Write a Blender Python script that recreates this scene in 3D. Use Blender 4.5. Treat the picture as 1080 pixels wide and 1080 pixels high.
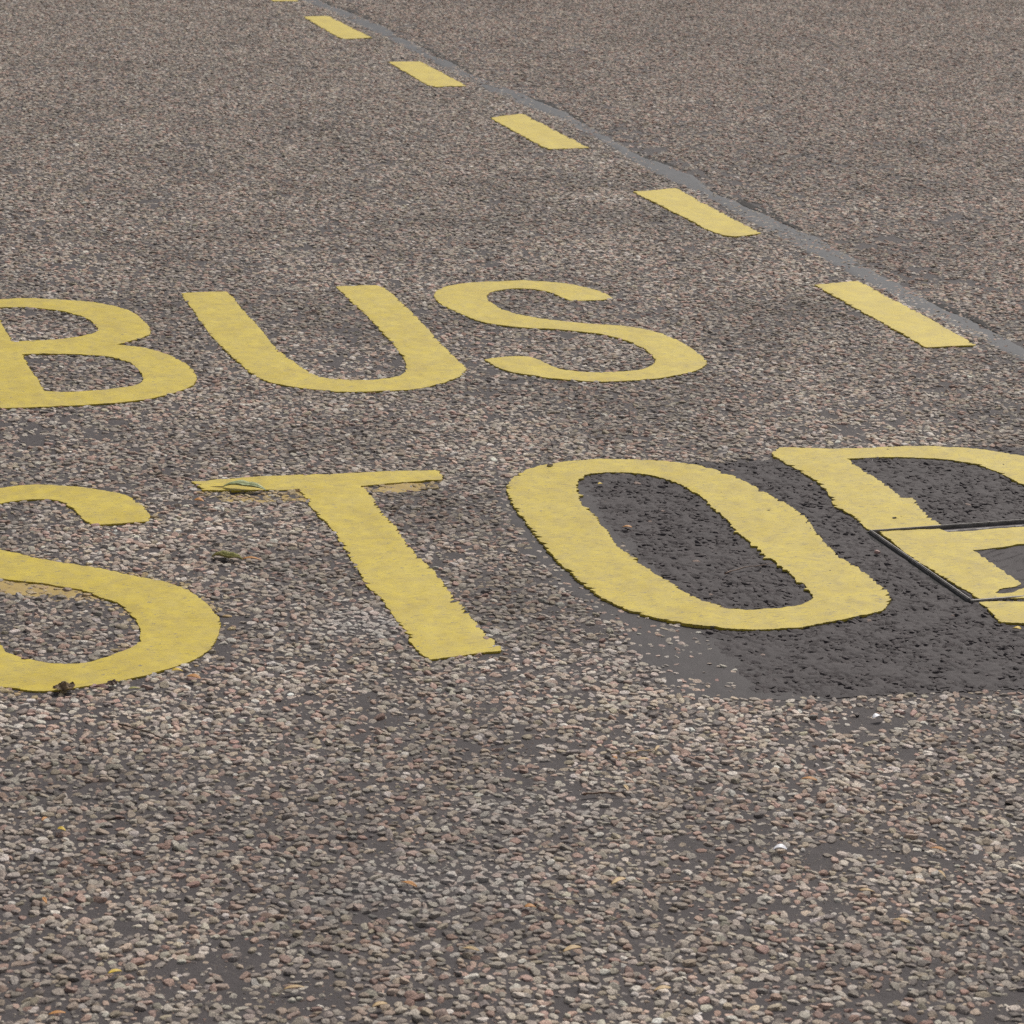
import bpy, bmesh, math, random
import numpy as np
from mathutils import Matrix, Vector, geometry

scene = bpy.context.scene
for o in list(bpy.data.objects):
    bpy.data.objects.remove(o, do_unlink=True)
C = scene.collection
rng = np.random.default_rng(11)
random.seed(5)

# ------------------------------------------------------------------ camera
# road frame: +X across the lane, +Y along the lane, Z up, metres
CAM_H, PITCH, ROLL, YAW, FPX = 2.2422, 0.30858, -0.04123, -0.33863, 2783.8
cy_, sy_ = math.cos(YAW), math.sin(YAW)
right = Vector((cy_, sy_, 0)); ahead = Vector((-sy_, cy_, 0)); upv = Vector((0, 0, 1))
fwd = ahead*math.cos(PITCH) - upv*math.sin(PITCH)
down = -ahead*math.sin(PITCH) - upv*math.cos(PITCH)
ix = right*math.cos(ROLL) + down*math.sin(ROLL)
iy = -right*math.sin(ROLL) + down*math.cos(ROLL)
cam = bpy.data.cameras.new('camera'); cam_o = bpy.data.objects.new('camera', cam); C.objects.link(cam_o)
M = Matrix.Identity(4)
for r in range(3):
    M[r][0], M[r][1], M[r][2] = ix[r], -iy[r], -fwd[r]
M[2][3] = CAM_H
cam_o.matrix_world = M
cam.sensor_width = 36.0; cam.lens = FPX/1080*36.0
cam.clip_start = 0.1; cam.clip_end = 2000
cam.dof.use_dof = True; cam.dof.focus_distance = 7.2; cam.dof.aperture_fstop = 14
scene.camera = cam_o

# ------------------------------------------------------------------ light
SUN_AZ, SUN_EL = math.radians(42), math.radians(46)   # azimuth measured from +Y towards +X
w = bpy.data.worlds.new('World'); scene.world = w; w.use_nodes = True
nt = w.node_tree; bgn = nt.nodes['Background']
sky = nt.nodes.new('ShaderNodeTexSky'); sky.sky_type = 'NISHITA'; sky.sun_disc = False
sky.sun_elevation = SUN_EL; sky.sun_rotation = SUN_AZ
sky.air_density = 1.0; sky.dust_density = 4.0; sky.ozone_density = 1.0
hs = nt.nodes.new('ShaderNodeHueSaturation'); hs.inputs['Saturation'].default_value = 0.35
nt.links.new(sky.outputs[0], hs.inputs['Color']); nt.links.new(hs.outputs[0], bgn.inputs['Color'])
bgn.inputs['Strength'].default_value = 0.052
sun = bpy.data.lights.new('sun', 'SUN'); sun.energy = 1.5; sun.angle = math.radians(10); sun.color = (1.0, .95, .87)
sun_o = bpy.data.objects.new('sun', sun); C.objects.link(sun_o)
sd = Vector((math.sin(SUN_AZ)*math.cos(SUN_EL), math.cos(SUN_AZ)*math.cos(SUN_EL), math.sin(SUN_EL)))
sun_o.rotation_euler = sd.to_track_quat('Z', 'Y').to_euler()
vs = scene.view_settings
vs.view_transform = 'Standard'; vs.look = 'None'; vs.gamma = 1; vs.use_curve_mapping = False
vs.exposure = 0.80

# ------------------------------------------------------------------ traced plan of the markings (metres on the road)
PLAN = {
'B_outer': [(1.111,7.945),(1.112,9.308),(1.177,9.371),(1.315,9.397),(1.401,9.398),(1.482,9.37),(1.579,9.332),(1.656,9.282),(1.712,9.21),(1.746,9.12),(1.761,9.002),(1.759,8.862),(1.741,8.796),(1.708,8.75),(1.668,8.717),(1.602,8.668),(1.654,8.643),(1.709,8.59),(1.754,8.495),(1.781,8.394),(1.785,8.284),(1.777,8.178),(1.748,8.109),(1.692,8.045),(1.62,7.992),(1.52,7.947),(1.398,7.936),(1.251,7.941),(1.134,7.941)],
'B_in1': [(1.273,9.267),(1.313,9.267),(1.405,9.26),(1.48,9.204),(1.544,9.128),(1.577,9.033),(1.584,8.908),(1.571,8.859),(1.531,8.815),(1.453,8.787),(1.354,8.777),(1.266,8.776)],
'B_in2': [(1.27,8.595),(1.356,8.587),(1.462,8.562),(1.529,8.534),(1.582,8.477),(1.609,8.409),(1.614,8.314),(1.603,8.195),(1.583,8.153),(1.539,8.123),(1.457,8.097),(1.351,8.093),(1.273,8.122)],
'U': [(1.978,9.39),(2.064,9.401),(2.147,9.393),(2.149,9.304),(2.139,9.163),(2.14,9.0),(2.135,8.843),(2.13,8.734),(2.121,8.544),(2.132,8.398),(2.142,8.276),(2.164,8.166),(2.2,8.109),(2.263,8.079),(2.34,8.065),(2.407,8.083),(2.459,8.121),(2.493,8.193),(2.52,8.309),(2.541,8.471),(2.547,8.642),(2.56,8.839),(2.567,9.022),(2.567,9.189),(2.575,9.4),(2.651,9.408),(2.731,9.401),(2.745,9.348),(2.745,9.209),(2.733,8.972),(2.721,8.745),(2.703,8.507),(2.692,8.299),(2.69,8.178),(2.683,8.139),(2.64,8.068),(2.578,8.002),(2.503,7.959),(2.422,7.928),(2.34,7.921),(2.261,7.928),(2.169,7.956),(2.092,8.004),(2.028,8.064),(1.986,8.136),(1.963,8.249),(1.954,8.429),(1.95,8.616),(1.951,8.786),(1.958,8.962),(1.974,9.213)],
'S1': [(3.552,9.056),(3.506,9.038),(3.433,9.035),(3.384,9.048),(3.367,9.1),(3.356,9.186),(3.315,9.243),(3.275,9.265),(3.203,9.266),(3.14,9.236),(3.091,9.179),(3.072,9.084),(3.078,8.963),(3.114,8.862),(3.178,8.782),(3.26,8.722),(3.358,8.674),(3.453,8.622),(3.521,8.529),(3.551,8.405),(3.554,8.274),(3.547,8.149),(3.539,8.088),(3.499,8.034),(3.445,7.983),(3.362,7.938),(3.277,7.914),(3.177,7.905),(3.073,7.912),(2.981,7.949),(2.897,8.01),(2.834,8.073),(2.803,8.138),(2.791,8.229),(2.786,8.262),(2.861,8.278),(2.946,8.275),(2.966,8.239),(2.974,8.168),(3.0,8.091),(3.058,8.045),(3.136,8.023),(3.222,8.023),(3.298,8.05),(3.36,8.112),(3.384,8.199),(3.391,8.315),(3.37,8.436),(3.316,8.533),(3.235,8.591),(3.15,8.637),(3.05,8.676),(2.962,8.749),(2.923,8.838),(2.896,8.969),(2.88,9.066),(2.892,9.186),(2.929,9.279),(2.99,9.345),(3.085,9.381),(3.211,9.398),(3.32,9.396),(3.415,9.356),(3.49,9.292),(3.539,9.193),(3.558,9.129)],
'S2': [(0.754,7.031),(0.866,7.105),(0.987,7.124),(1.028,7.138),(1.082,7.143),(1.139,7.12),(1.201,7.092),(1.254,7.051),(1.305,7.003),(1.329,6.957),(1.342,6.884),(1.343,6.797),(1.328,6.746),(1.288,6.744),(1.236,6.738),(1.194,6.738),(1.17,6.769),(1.161,6.824),(1.16,6.878),(1.147,6.935),(1.123,6.984),(1.074,7.005),(1.02,6.998),(0.967,6.987),(0.895,6.932),(0.851,6.848),(0.843,6.75),(0.868,6.647),(0.908,6.579),(0.951,6.541),(1.003,6.481),(1.069,6.438),(1.134,6.386),(1.206,6.313),(1.267,6.253),(1.31,6.198),(1.334,6.111),(1.346,6.002),(1.348,5.933),(1.324,5.853),(1.287,5.763),(1.239,5.701),(1.18,5.66),(1.118,5.628),(1.035,5.601),(0.946,5.584),(0.891,5.577),(0.843,5.578),(0.8,5.61),(0.77,5.624),(0.706,5.707),(0.661,5.86),(0.636,6.074),(0.722,6.082),(0.802,6.071),(0.806,5.872),(0.82,5.821),(0.859,5.783),(0.907,5.745),(0.971,5.731),(1.03,5.749),(1.081,5.785),(1.121,5.817),(1.146,5.893),(1.155,5.976),(1.148,6.046),(1.133,6.12),(1.103,6.153),(1.078,6.212),(1.033,6.258),(0.964,6.31),(0.876,6.361),(0.791,6.431),(0.732,6.574),(0.691,6.765),(0.704,6.929)],
'T': [(1.528,7.076),(1.605,7.082),(1.715,7.087),(1.849,7.079),(1.985,7.073),(2.123,7.067),(2.24,7.05),(2.241,7.0),(2.225,6.957),(2.144,6.949),(2.07,6.949),(1.986,6.944),(1.984,6.84),(1.975,6.712),(1.97,6.573),(1.961,6.453),(1.96,6.335),(1.964,6.207),(1.959,6.085),(1.959,5.954),(1.952,5.829),(1.951,5.717),(1.962,5.643),(1.95,5.588),(1.89,5.587),(1.842,5.581),(1.778,5.575),(1.763,5.652),(1.769,5.747),(1.776,5.879),(1.784,6.004),(1.776,6.1),(1.781,6.209),(1.79,6.358),(1.803,6.5),(1.805,6.635),(1.801,6.72),(1.8,6.834),(1.811,6.95),(1.728,6.958),(1.624,6.967),(1.541,6.99)],
'ghostT1': [(1.524,6.993),(1.811,6.947),(1.8,6.82),(1.774,6.854),(1.703,6.854),(1.644,6.866),(1.529,6.896)],
'ghostT2': [(1.988,6.944),(2.226,6.96),(2.197,6.887),(2.129,6.87),(2.065,6.868),(1.999,6.891)],
'O_outer': [(2.4,6.857),(2.464,6.963),(2.539,7.021),(2.636,7.051),(2.762,7.051),(2.878,7.024),(2.984,6.969),(3.036,6.91),(3.089,6.797),(3.103,6.656),(3.127,6.516),(3.123,6.387),(3.083,6.234),(3.067,6.099),(3.073,5.965),(3.07,5.852),(3.071,5.773),(3.046,5.701),(2.999,5.651),(2.927,5.616),(2.825,5.586),(2.711,5.574),(2.609,5.585),(2.501,5.629),(2.416,5.706),(2.364,5.791),(2.327,5.89),(2.319,6.015),(2.317,6.16),(2.326,6.342),(2.345,6.531),(2.354,6.675)],
'O_in': [(2.611,6.854),(2.66,6.911),(2.726,6.922),(2.806,6.902),(2.858,6.844),(2.893,6.777),(2.909,6.637),(2.896,6.489),(2.88,6.312),(2.875,6.14),(2.878,5.99),(2.876,5.863),(2.869,5.786),(2.823,5.735),(2.752,5.712),(2.677,5.716),(2.613,5.742),(2.574,5.805),(2.553,5.886),(2.533,6.0),(2.517,6.101),(2.516,6.183),(2.514,6.268),(2.539,6.455),(2.545,6.599),(2.568,6.726)],
'P_top': [(3.289,7.003),(3.345,7.061),(3.461,7.024),(3.587,7.008),(3.718,7.0),(3.843,6.979),(3.938,6.934),(4.014,6.872),(4.063,6.828),(4.146,6.743),(4.155,6.591),(4.096,6.41),(3.982,6.214),(3.812,6.227),(3.874,6.335),(3.922,6.474),(3.91,6.554),(3.907,6.614),(3.9,6.697),(3.874,6.78),(3.813,6.835),(3.729,6.88),(3.599,6.905),(3.496,6.911),(3.491,6.828),(3.49,6.719),(3.495,6.625),(3.481,6.51),(3.518,6.508),(3.483,6.383),(3.472,6.248),(3.374,6.249),(3.258,6.254),(3.268,6.349),(3.27,6.439),(3.253,6.481),(3.295,6.587),(3.311,6.702),(3.307,6.797),(3.301,6.866)],
'P_cover': [(3.279,6.231),(3.349,6.233),(3.454,6.222),(3.465,6.187),(3.554,6.185),(3.706,6.189),(3.963,6.182),(3.895,6.083),(3.798,6.035),(3.705,6.03),(3.628,6.05),(3.531,6.037),(3.457,6.034),(3.458,5.962),(3.456,5.884),(3.454,5.808),(3.45,5.749),(3.431,5.738),(3.375,5.729),(3.351,5.703),(3.365,5.69),(3.398,5.693),(3.444,5.721),(3.462,5.692),(3.455,5.641),(3.405,5.65),(3.286,5.668),(3.265,5.941),(3.263,6.015)],
'P_bottom': [(3.276,5.645),(3.39,5.624),(3.453,5.612),(3.435,5.471),(3.358,5.47),(3.308,5.476),(3.257,5.493),(3.252,5.512),(3.271,5.588)],
'cover': [(3.251,6.248),(3.276,5.662)],
'dash0': [(4.433,9.136),(4.633,9.175),(4.604,8.141),(4.408,8.145)],
'dash1': [(4.414,11.048),(4.635,11.095),(4.62,10.087),(4.481,10.043),(4.427,10.089)],
'dash2': [(4.4,13.084),(4.604,13.181),(4.601,12.161),(4.396,12.143),(4.381,12.211)],
'dash3': [(4.421,15.079),(4.613,15.068),(4.601,14.136),(4.415,14.122),(4.391,14.209)],
'dash4': [(4.423,17.115),(4.592,17.141),(4.602,16.096),(4.418,16.047),(4.398,16.134)],
'rough': [(2.64,7.022),(2.828,7.025),(3.055,6.98),(3.286,6.954),(3.584,7.035),(4.128,6.945),(4.742,6.729),(4.181,5.739),(3.903,4.966),(3.375,5.05),(3.086,5.079),(2.805,5.113),(2.616,5.127),(2.452,5.189),(2.468,5.321),(2.495,5.57),(2.531,5.979),(2.569,6.499)],
'band': [(2.39,6.879),(2.326,6.772),(2.297,6.599),(2.281,6.431),(2.249,6.218),(2.247,6.063),(2.258,5.912),(2.261,5.782),(2.295,5.69),(2.258,5.51),(2.256,5.351),(2.239,5.25),(2.312,5.197),(2.44,5.161),(2.608,5.11),(2.604,5.367),(2.517,5.452),(2.558,5.787),(2.621,6.488),(2.663,6.988),(2.509,6.97)],
'seam_c': [(4.805,20.706),(4.769,19.021),(4.718,17.872),(4.761,16.473),(4.758,15.413),(4.721,14.723),(4.753,13.945),(4.808,13.231),(4.773,12.555),(4.766,12.064),(4.755,11.531),(4.753,11.058),(4.759,10.53),(4.749,10.005),(4.747,9.628),(4.73,9.157),(4.714,8.722),(4.721,8.286),(4.727,8.018),(4.733,7.508),(4.743,6.945)],
'wornS2': [(0.833,6.392),(0.878,6.375),(0.965,6.319),(1.034,6.267),(1.079,6.217),(1.104,6.154),(1.062,6.153),(1.021,6.153),(0.97,6.2),(0.917,6.238),(0.862,6.26)],
'dash5': [(4.43,19.06),(4.62,19.08),(4.59,17.93),(4.42,17.92)],
}
# ------------------------------------------------------------------ helpers
def tag(o, label=None, cat=None, group=None, kind=None):
    if label: o['label'] = label
    if cat: o['category'] = cat
    if group: o['group'] = group
    if kind: o['kind'] = kind
    return o
def mesh_obj(name, verts, faces, mat, parent=None, smooth=False):
    me = bpy.data.meshes.new(name); me.from_pydata([tuple(map(float, v)) for v in verts], [], [tuple(map(int, f)) for f in faces])
    if mat: me.materials.append(mat)
    if smooth: me.polygons.foreach_set('use_smooth', [True]*len(me.polygons))
    me.update()
    o = bpy.data.objects.new(name, me); C.objects.link(o)
    if parent: o.parent = parent
    return o
def hash2(ix, iy, seed):
    h = (ix.astype(np.int64)*374761393 + iy.astype(np.int64)*668265263 + seed*1442695041) & 0xffffffff
    h = ((h ^ (h >> 13))*1274126177) & 0xffffffff
    h = ((h ^ (h >> 16))*2246822519) & 0xffffffff
    return ((h ^ (h >> 15)) & 0xffffff)/float(0xffffff)
def vnoise(x, y, seed=0):
    x = np.asarray(x, float); y = np.asarray(y, float)
    fx, fy = np.floor(x), np.floor(y); tx, ty = x-fx, y-fy
    tx = tx*tx*(3-2*tx); ty = ty*ty*(3-2*ty); i, j = fx.astype(int), fy.astype(int)
    a, b = hash2(i, j, seed), hash2(i+1, j, seed); c, d = hash2(i, j+1, seed), hash2(i+1, j+1, seed)
    return (a*(1-tx)+b*tx)*(1-ty) + (c*(1-tx)+d*tx)*ty
def fbm(x, y, seed=0, octs=3):
    s, t, a = 0, 0, 1
    for k in range(octs):
        s = s + a*vnoise(x*2**k, y*2**k, seed+k*17); t += a; a *= .5
    return s/t
def inside(px, py, poly):
    px = np.asarray(px); py = np.asarray(py); P = np.asarray(poly); n = len(P)
    full = np.zeros(px.shape, bool); lo, hi = P.min(0), P.max(0)
    near = (px >= lo[0]) & (px <= hi[0]) & (py >= lo[1]) & (py <= hi[1])
    if not near.any(): return full
    px, py = px[near], py[near]; r = np.zeros(px.shape, bool)
    for k in range(n):
        x0, y0 = P[k]; x1, y1 = P[(k+1) % n]
        if y0 == y1: continue
        c = ((y0 > py) != (y1 > py)) & (px < (x1-x0)*(py-y0)/(y1-y0)+x0)
        r ^= c
    full[near] = r
    return full
def edge_dist(px, py, poly):
    d = np.full(np.shape(px), 1e9); P = np.asarray(poly); n = len(P)
    for k in range(n):
        a = P[k]; b = P[(k+1) % n]; e = b-a; L = max(float(e@e), 1e-12)
        t = np.clip(((px-a[0])*e[0]+(py-a[1])*e[1])/L, 0, 1)
        d = np.minimum(d, np.hypot(px-a[0]-t*e[0], py-a[1]-t*e[1]))
    return d
def smooth_loop(pts, it=1):
    P = np.asarray(pts, float)
    for _ in range(it):                       # corner cutting that keeps sharp corners nearly where they are
        Q = np.roll(P, -1, 0); e0 = P-np.roll(P, 1, 0); e1 = Q-P
        ang = np.abs(np.arctan2(e0[:, 0]*e1[:, 1]-e0[:, 1]*e1[:, 0], (e0*e1).sum(1)))
        out = []
        for k in range(len(P)):
            if ang[k] > .95: out.append(P[k])
            else: out += [P[k]*.8+P[k-1]*.2, P[k]*.8+Q[k]*.2]
        P = np.array(out)
    return P
def resample(P, step):
    Q = np.roll(P, -1, 0); L = np.hypot(*(Q-P).T); out = []
    for k in range(len(P)):
        n = max(1, int(round(L[k]/step)))
        for j in range(n): out.append(P[k]+(Q[k]-P[k])*j/n)
    return np.array(out)
def ragged(pts, amp, seed, step=.0045, it=2, tooth=.03):
    """an outline as it lies on the stones: uneven along its whole length"""
    P = resample(smooth_loop(pts, it), step)
    T = np.roll(P, -1, 0)-np.roll(P, 1, 0); T /= np.maximum(np.hypot(*T.T), 1e-9)[:, None]
    N = np.stack([T[:, 1], -T[:, 0]], 1)
    s = np.arange(len(P))*step
    # teeth: noise of the road plan, so neighbouring edges differ, sharper at stone size
    a = vnoise(P[:, 0]/tooth, P[:, 1]/tooth, seed)-.5
    b = fbm(P[:, 0]/.09, P[:, 1]/.09, seed+5, 2)-.5
    c = hash2(np.arange(len(P)), np.zeros(len(P), int), seed)-.5
    # the screed leaves the sides of a stroke in sharp teeth that point across the lane
    q = P[:, 1]/(tooth*.75)+1.6*vnoise(P[:, 0]/.07, P[:, 1]/.07, seed+9); i = np.floor(q); t = q-i
    i = i.astype(int); j = np.floor(P[:, 0]/.12).astype(int)
    saw = (1-t)*hash2(i, j, seed+11)*np.where(hash2(i, j, seed+12) > .5, 1, .45)-.3
    Q = P + N*(amp*(.5*a + .7*b + .25*c))[:, None]
    Q[:, 0] += np.sign(N[:, 0])*np.abs(N[:, 0])**.5*amp*1.7*saw
    return Q
def slab(name, outer, holes, mat, ztop, zbot, parent=None, cell=.011, bump=.0013, rim=.0004, seed=1):
    """a skin of paint or bitumen: triangulated top that follows the stones beneath, rounded rim, side walls"""
    loops = [np.asarray(outer)]+[np.asarray(h) for h in holes]
    V = []; E = []
    for L in loops:
        b = len(V); n = len(L); V += [tuple(q) for q in L]; E += [(b+k, b+(k+1) % n) for k in range(n)]
    lo = loops[0].min(0); hi = loops[0].max(0)
    gx, gy = np.meshgrid(np.arange(lo[0], hi[0], cell), np.arange(lo[1], hi[1], cell))
    gx = gx.ravel(); gy = gy.ravel()
    gx = gx+(rng.random(gx.shape)-.5)*cell*.6; gy = gy+(rng.random(gy.shape)-.5)*cell*.6
    m = inside(gx, gy, loops[0])
    for h in loops[1:]: m &= ~inside(gx, gy, h)
    gx, gy = gx[m], gy[m]
    D = np.full(gx.shape, 1e9)
    for L in loops: D = np.minimum(D, edge_dist(gx, gy, L[::2]))
    k = D > cell*.55
    V += list(zip(gx[k], gy[k]))
    r = geometry.delaunay_2d_cdt([Vector((float(a), float(b))) for a, b in V], E, [], 0, 1e-6)
    P = np.array([tuple(q) for q in r[0]]); F = np.array([f for f in r[2] if len(f) == 3])
    c = P[F].mean(1); keep = inside(c[:, 0], c[:, 1], loops[0])
    for h in loops[1:]: keep &= ~inside(c[:, 0], c[:, 1], h)
    F = F[keep]
    ar = (P[F[:, 1], 0]-P[F[:, 0], 0])*(P[F[:, 2], 1]-P[F[:, 0], 1])-(P[F[:, 1], 1]-P[F[:, 0], 1])*(P[F[:, 2], 0]-P[F[:, 0], 0])
    F[ar < 0] = F[ar < 0][:, ::-1]
    he = {}
    for f in F:
        for a, b in ((f[0], f[1]), (f[1], f[2]), (f[2], f[0])): he[(a, b)] = 1
    bd = [(a, b) for (a, b) in he if (b, a) not in he]
    z = np.full(len(P), float(ztop)) + bump*2*(fbm(P[:, 0]/.024, P[:, 1]/.024, seed, 2)-.5) + bump*2.2*(vnoise(P[:, 0]/.11, P[:, 1]/.11, seed+3)-.5)
    bv = sorted({q for e in bd for q in e})
    z[bv] -= rim
    verts = [(P[q, 0], P[q, 1], z[q]) for q in range(len(P))]
    idx = {q: len(verts)+n for n, q in enumerate(bv)}
    verts += [(P[q, 0], P[q, 1], zbot) for q in bv]
    faces = [tuple(f) for f in F]+[(b, a, idx[a], idx[b]) for a, b in bd]
    o = mesh_obj(name, verts, faces, mat, parent, True)
    o.data.set_sharp_from_angle(angle=math.radians(38))
    return o

# ------------------------------------------------------------------ materials
def new_mat(name):
    m = bpy.data.materials.new(name); m.use_nodes = True
    return m, m.node_tree.nodes, m.node_tree.links, m.node_tree.nodes['Principled BSDF']
def nd(N, t, **kw):
    n = N.new(t)
    for k, v in kw.items():
        if k in n.inputs: n.inputs[k].default_value = v
        else: setattr(n, k, v)
    return n
def ramp(N, stops):
    r = N.new('ShaderNodeValToRGB'); e = r.color_ramp.elements
    while len(e) < len(stops): e.new(.5)
    for q, (p, c) in zip(e, stops): q.position = p; q.color = (*c, 1) if len(c) == 3 else c
    return r
def mixc(N, L, fac, a, b, mode='MIX'):
    m = N.new('ShaderNodeMix'); m.data_type = 'RGBA'; m.blend_type = mode
    for s, v in ((0, fac), (6, a), (7, b)):
        if hasattr(v, 'links'): L.new(v, m.inputs[s])
        else: m.inputs[s].default_value = v if s == 0 else (*v, 1)
    return m.outputs[2]
def pos(N): return N.new('ShaderNodeNewGeometry').outputs['Position']
def noise(N, L, scale, detail=3, rough=.55, vec=None):
    n = nd(N, 'ShaderNodeTexNoise', Scale=scale, Detail=detail, Roughness=rough)
    L.new(vec if vec is not None else pos(N), n.inputs['Vector']); return n.outputs['Fac']
def stretch(N, L, s):
    m = N.new('ShaderNodeMapping'); m.inputs['Scale'].default_value = s; L.new(pos(N), m.inputs['Vector']); return m.outputs[0]
def bump(N, L, B, h, strength, dist):
    b = nd(N, 'ShaderNodeBump', Strength=strength, Distance=dist); L.new(h, b.inputs['Height']); L.new(b.outputs[0], B.inputs['Normal']); return b

def bitumen_mat(name, a, b, rough, fine=420, bs=.5, bd=.0012, grit=.22, coarse=0):
    m, N, L, B = new_mat(name)
    c = ramp(N, [(.3, a), (.72, b)]); L.new(noise(N, L, 14, 6, .65), c.inputs[0])
    g = noise(N, L, fine, 2, .7)
    gr = ramp(N, [(.42, (0, 0, 0)), (.75, (1, 1, 1))]); L.new(g, gr.inputs[0])
    gm = N.new('ShaderNodeMath'); gm.operation = 'MULTIPLY'; gm.inputs[1].default_value = grit; L.new(gr.outputs[0], gm.inputs[0])
    col = mixc(N, L, gm.outputs[0], c.outputs[0], (.24, .22, .21))
    L.new(col, B.inputs['Base Color'])
    B.inputs['Roughness'].default_value = rough; B.inputs['Specular IOR Level'].default_value = .35
    if coarse:
        ad = N.new('ShaderNodeMath'); ad.operation = 'MULTIPLY_ADD'; ad.inputs[1].default_value = coarse
        L.new(noise(N, L, 55, 4, .6), ad.inputs[0]); L.new(g, ad.inputs[2]); g = ad.outputs[0]
    bump(N, L, B, g, bs, bd)
    return m
M_BIND = bitumen_mat('binder', (.037, .0305, .0325), (.067, .0555, .0575), .8, 420, .7, .0016, .25, 3.0)
M_PATCH = bitumen_mat('patch_asphalt', (.036, .0290, .0315), (.058, .0480, .0505), .78, 300, .6, .0016, .14)
M_BAND = bitumen_mat('bitumen_band', (.031, .0255, .028), (.048, .040, .0425), .72, 260, .45, .0012, .12, 2.0)
M_GAPJ = bitumen_mat('open_joint_shade', (.022, .020, .020), (.045, .040, .038), .9, 200, .8, .003, .05, 2.0)  # dark tone holds the shadow inside the crack beside the seal
M_SEAM = bitumen_mat('seam_tar', (.038, .040, .048), (.060, .062, .072), .66, 160, .3, .001, .06)

def chips_far():
    m, N, L, B = new_mat('chippings_distant')
    v = nd(N, 'ShaderNodeTexVoronoi', Scale=48.0); L.new(pos(N), v.inputs['Vector'])
    s = N.new('ShaderNodeSeparateColor'); L.new(v.outputs['Color'], s.inputs[0])
    c = ramp(N, [(0, (.27, .17, .14)), (.3, (.30, .26, .23)), (.6, (.34, .30, .26)), (1, (.22, .20, .19))]); L.new(s.outputs[0], c.inputs[0])
    e = ramp(N, [(.35, (1, 1, 1)), (.6, (0, 0, 0))]); L.new(v.outputs['Distance'], e.inputs[0])
    L.new(mixc(N, L, e.outputs[0], (.08, .072, .073), c.outputs[0]), B.inputs['Base Color'])
    bump(N, L, B, e.outputs[0], .6, .005); B.inputs['Roughness'].default_value = .8
    return m
M_FAR = chips_far()

def stone_mat(name, per_object):
    m, N, L, B = new_mat(name)
    if per_object: col = N.new('ShaderNodeObjectInfo').outputs['Color']
    else:
        a = N.new('ShaderNodeAttribute'); a.attribute_type = 'INSTANCER'; a.attribute_name = 'col'; col = a.outputs['Color']
    sp = ramp(N, [(.34, (.52, .50, .49)), (.5, (1, 1, 1)), (.66, (1.55, 1.53, 1.5))]); L.new(noise(N, L, 330, 3, .7), sp.inputs[0])
    c1 = mixc(N, L, 1.0, col, sp.outputs[0], 'MULTIPLY')
    d = ramp(N, [(.5, (0, 0, 0)), (.72, (.5, .5, .5))]); L.new(noise(N, L, 95, 3, .6), d.inputs[0])
    c2 = mixc(N, L, d.outputs[0], c1, (.115, .10, .095))
    L.new(c2, B.inputs['Base Color']); B.inputs['Roughness'].default_value = .82; B.inputs['Specular IOR Level'].default_value = .35
    bump(N, L, B, noise(N, L, 300, 3, .7), .8, .0022)
    return m
M_STONE = stone_mat('chipping_stone', False); M_STONE1 = stone_mat('chipping_stone_single', True)

def paint_mat(name, tint=1.0, wear=.5, hair=.5):
    m, N, L, B = new_mat(name)
    base = ramp(N, [(.28, (.475*tint, .352*tint, .020)), (.5, (.545*tint, .415*tint, .030)), (.78, (.59*tint, .462*tint, .050))]); L.new(noise(N, L, 7, 5, .6), base.inputs[0])
    # grey road film, clouds of it
    f = ramp(N, [(.38, (0, 0, 0)), (.75, (.7*wear,)*3)]); L.new(noise(N, L, 19, 6, .68), f.inputs[0])
    c = mixc(N, L, f.outputs[0], base.outputs[0], (.29, .225, .085))
    # fine grit
    g = ramp(N, [(.54, (0, 0, 0)), (.70, (.6, .6, .6))]); L.new(noise(N, L, 190, 4, .75), g.inputs[0])
    c = mixc(N, L, g.outputs[0], c, (.40, .32, .12))
    # hair cracks and screed lines across the marking
    h = ramp(N, [(.595, (0, 0, 0)), (.635, (hair,)*3)]); L.new(noise(N, L, 1, 3, .6, stretch(N, L, (26, 230, 1))), h.inputs[0])
    c = mixc(N, L, h.outputs[0], c, (.20, .155, .06))
    s = ramp(N, [(.635, (0, 0, 0)), (.675, (.85, .85, .85))]); L.new(noise(N, L, 1, 3, .6, stretch(N, L, (55, 90, 1))), s.inputs[0])
    c = mixc(N, L, s.outputs[0], c, (.20, .17, .11))
    L.new(c, B.inputs['Base Color'])
    B.inputs['Roughness'].default_value = .62; B.inputs['Specular IOR Level'].default_value = .4
    add = N.new('ShaderNodeMath'); add.operation = 'ADD'
    L.new(noise(N, L, 110, 4, .6), add.inputs[0]); L.new(noise(N, L, 1, 2, .5, stretch(N, L, (12, 120, 1))), add.inputs[1])
    bump(N, L, B, add.outputs[0], .35, .0020)
    return m
M_PAINT = paint_mat('yellow_thermoplastic', 1.0, .8, .6)
M_PAINT_O = paint_mat('yellow_thermoplastic_rough', .98, .85, .85)
M_WORN = bitumen_mat('worn_yellow_film', (.36, .25, .075), (.46, .33, .11), .8, 160, .5, .001, .30)
M_DASH = paint_mat('yellow_line_paint', 1.02, .7, .35)

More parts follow.
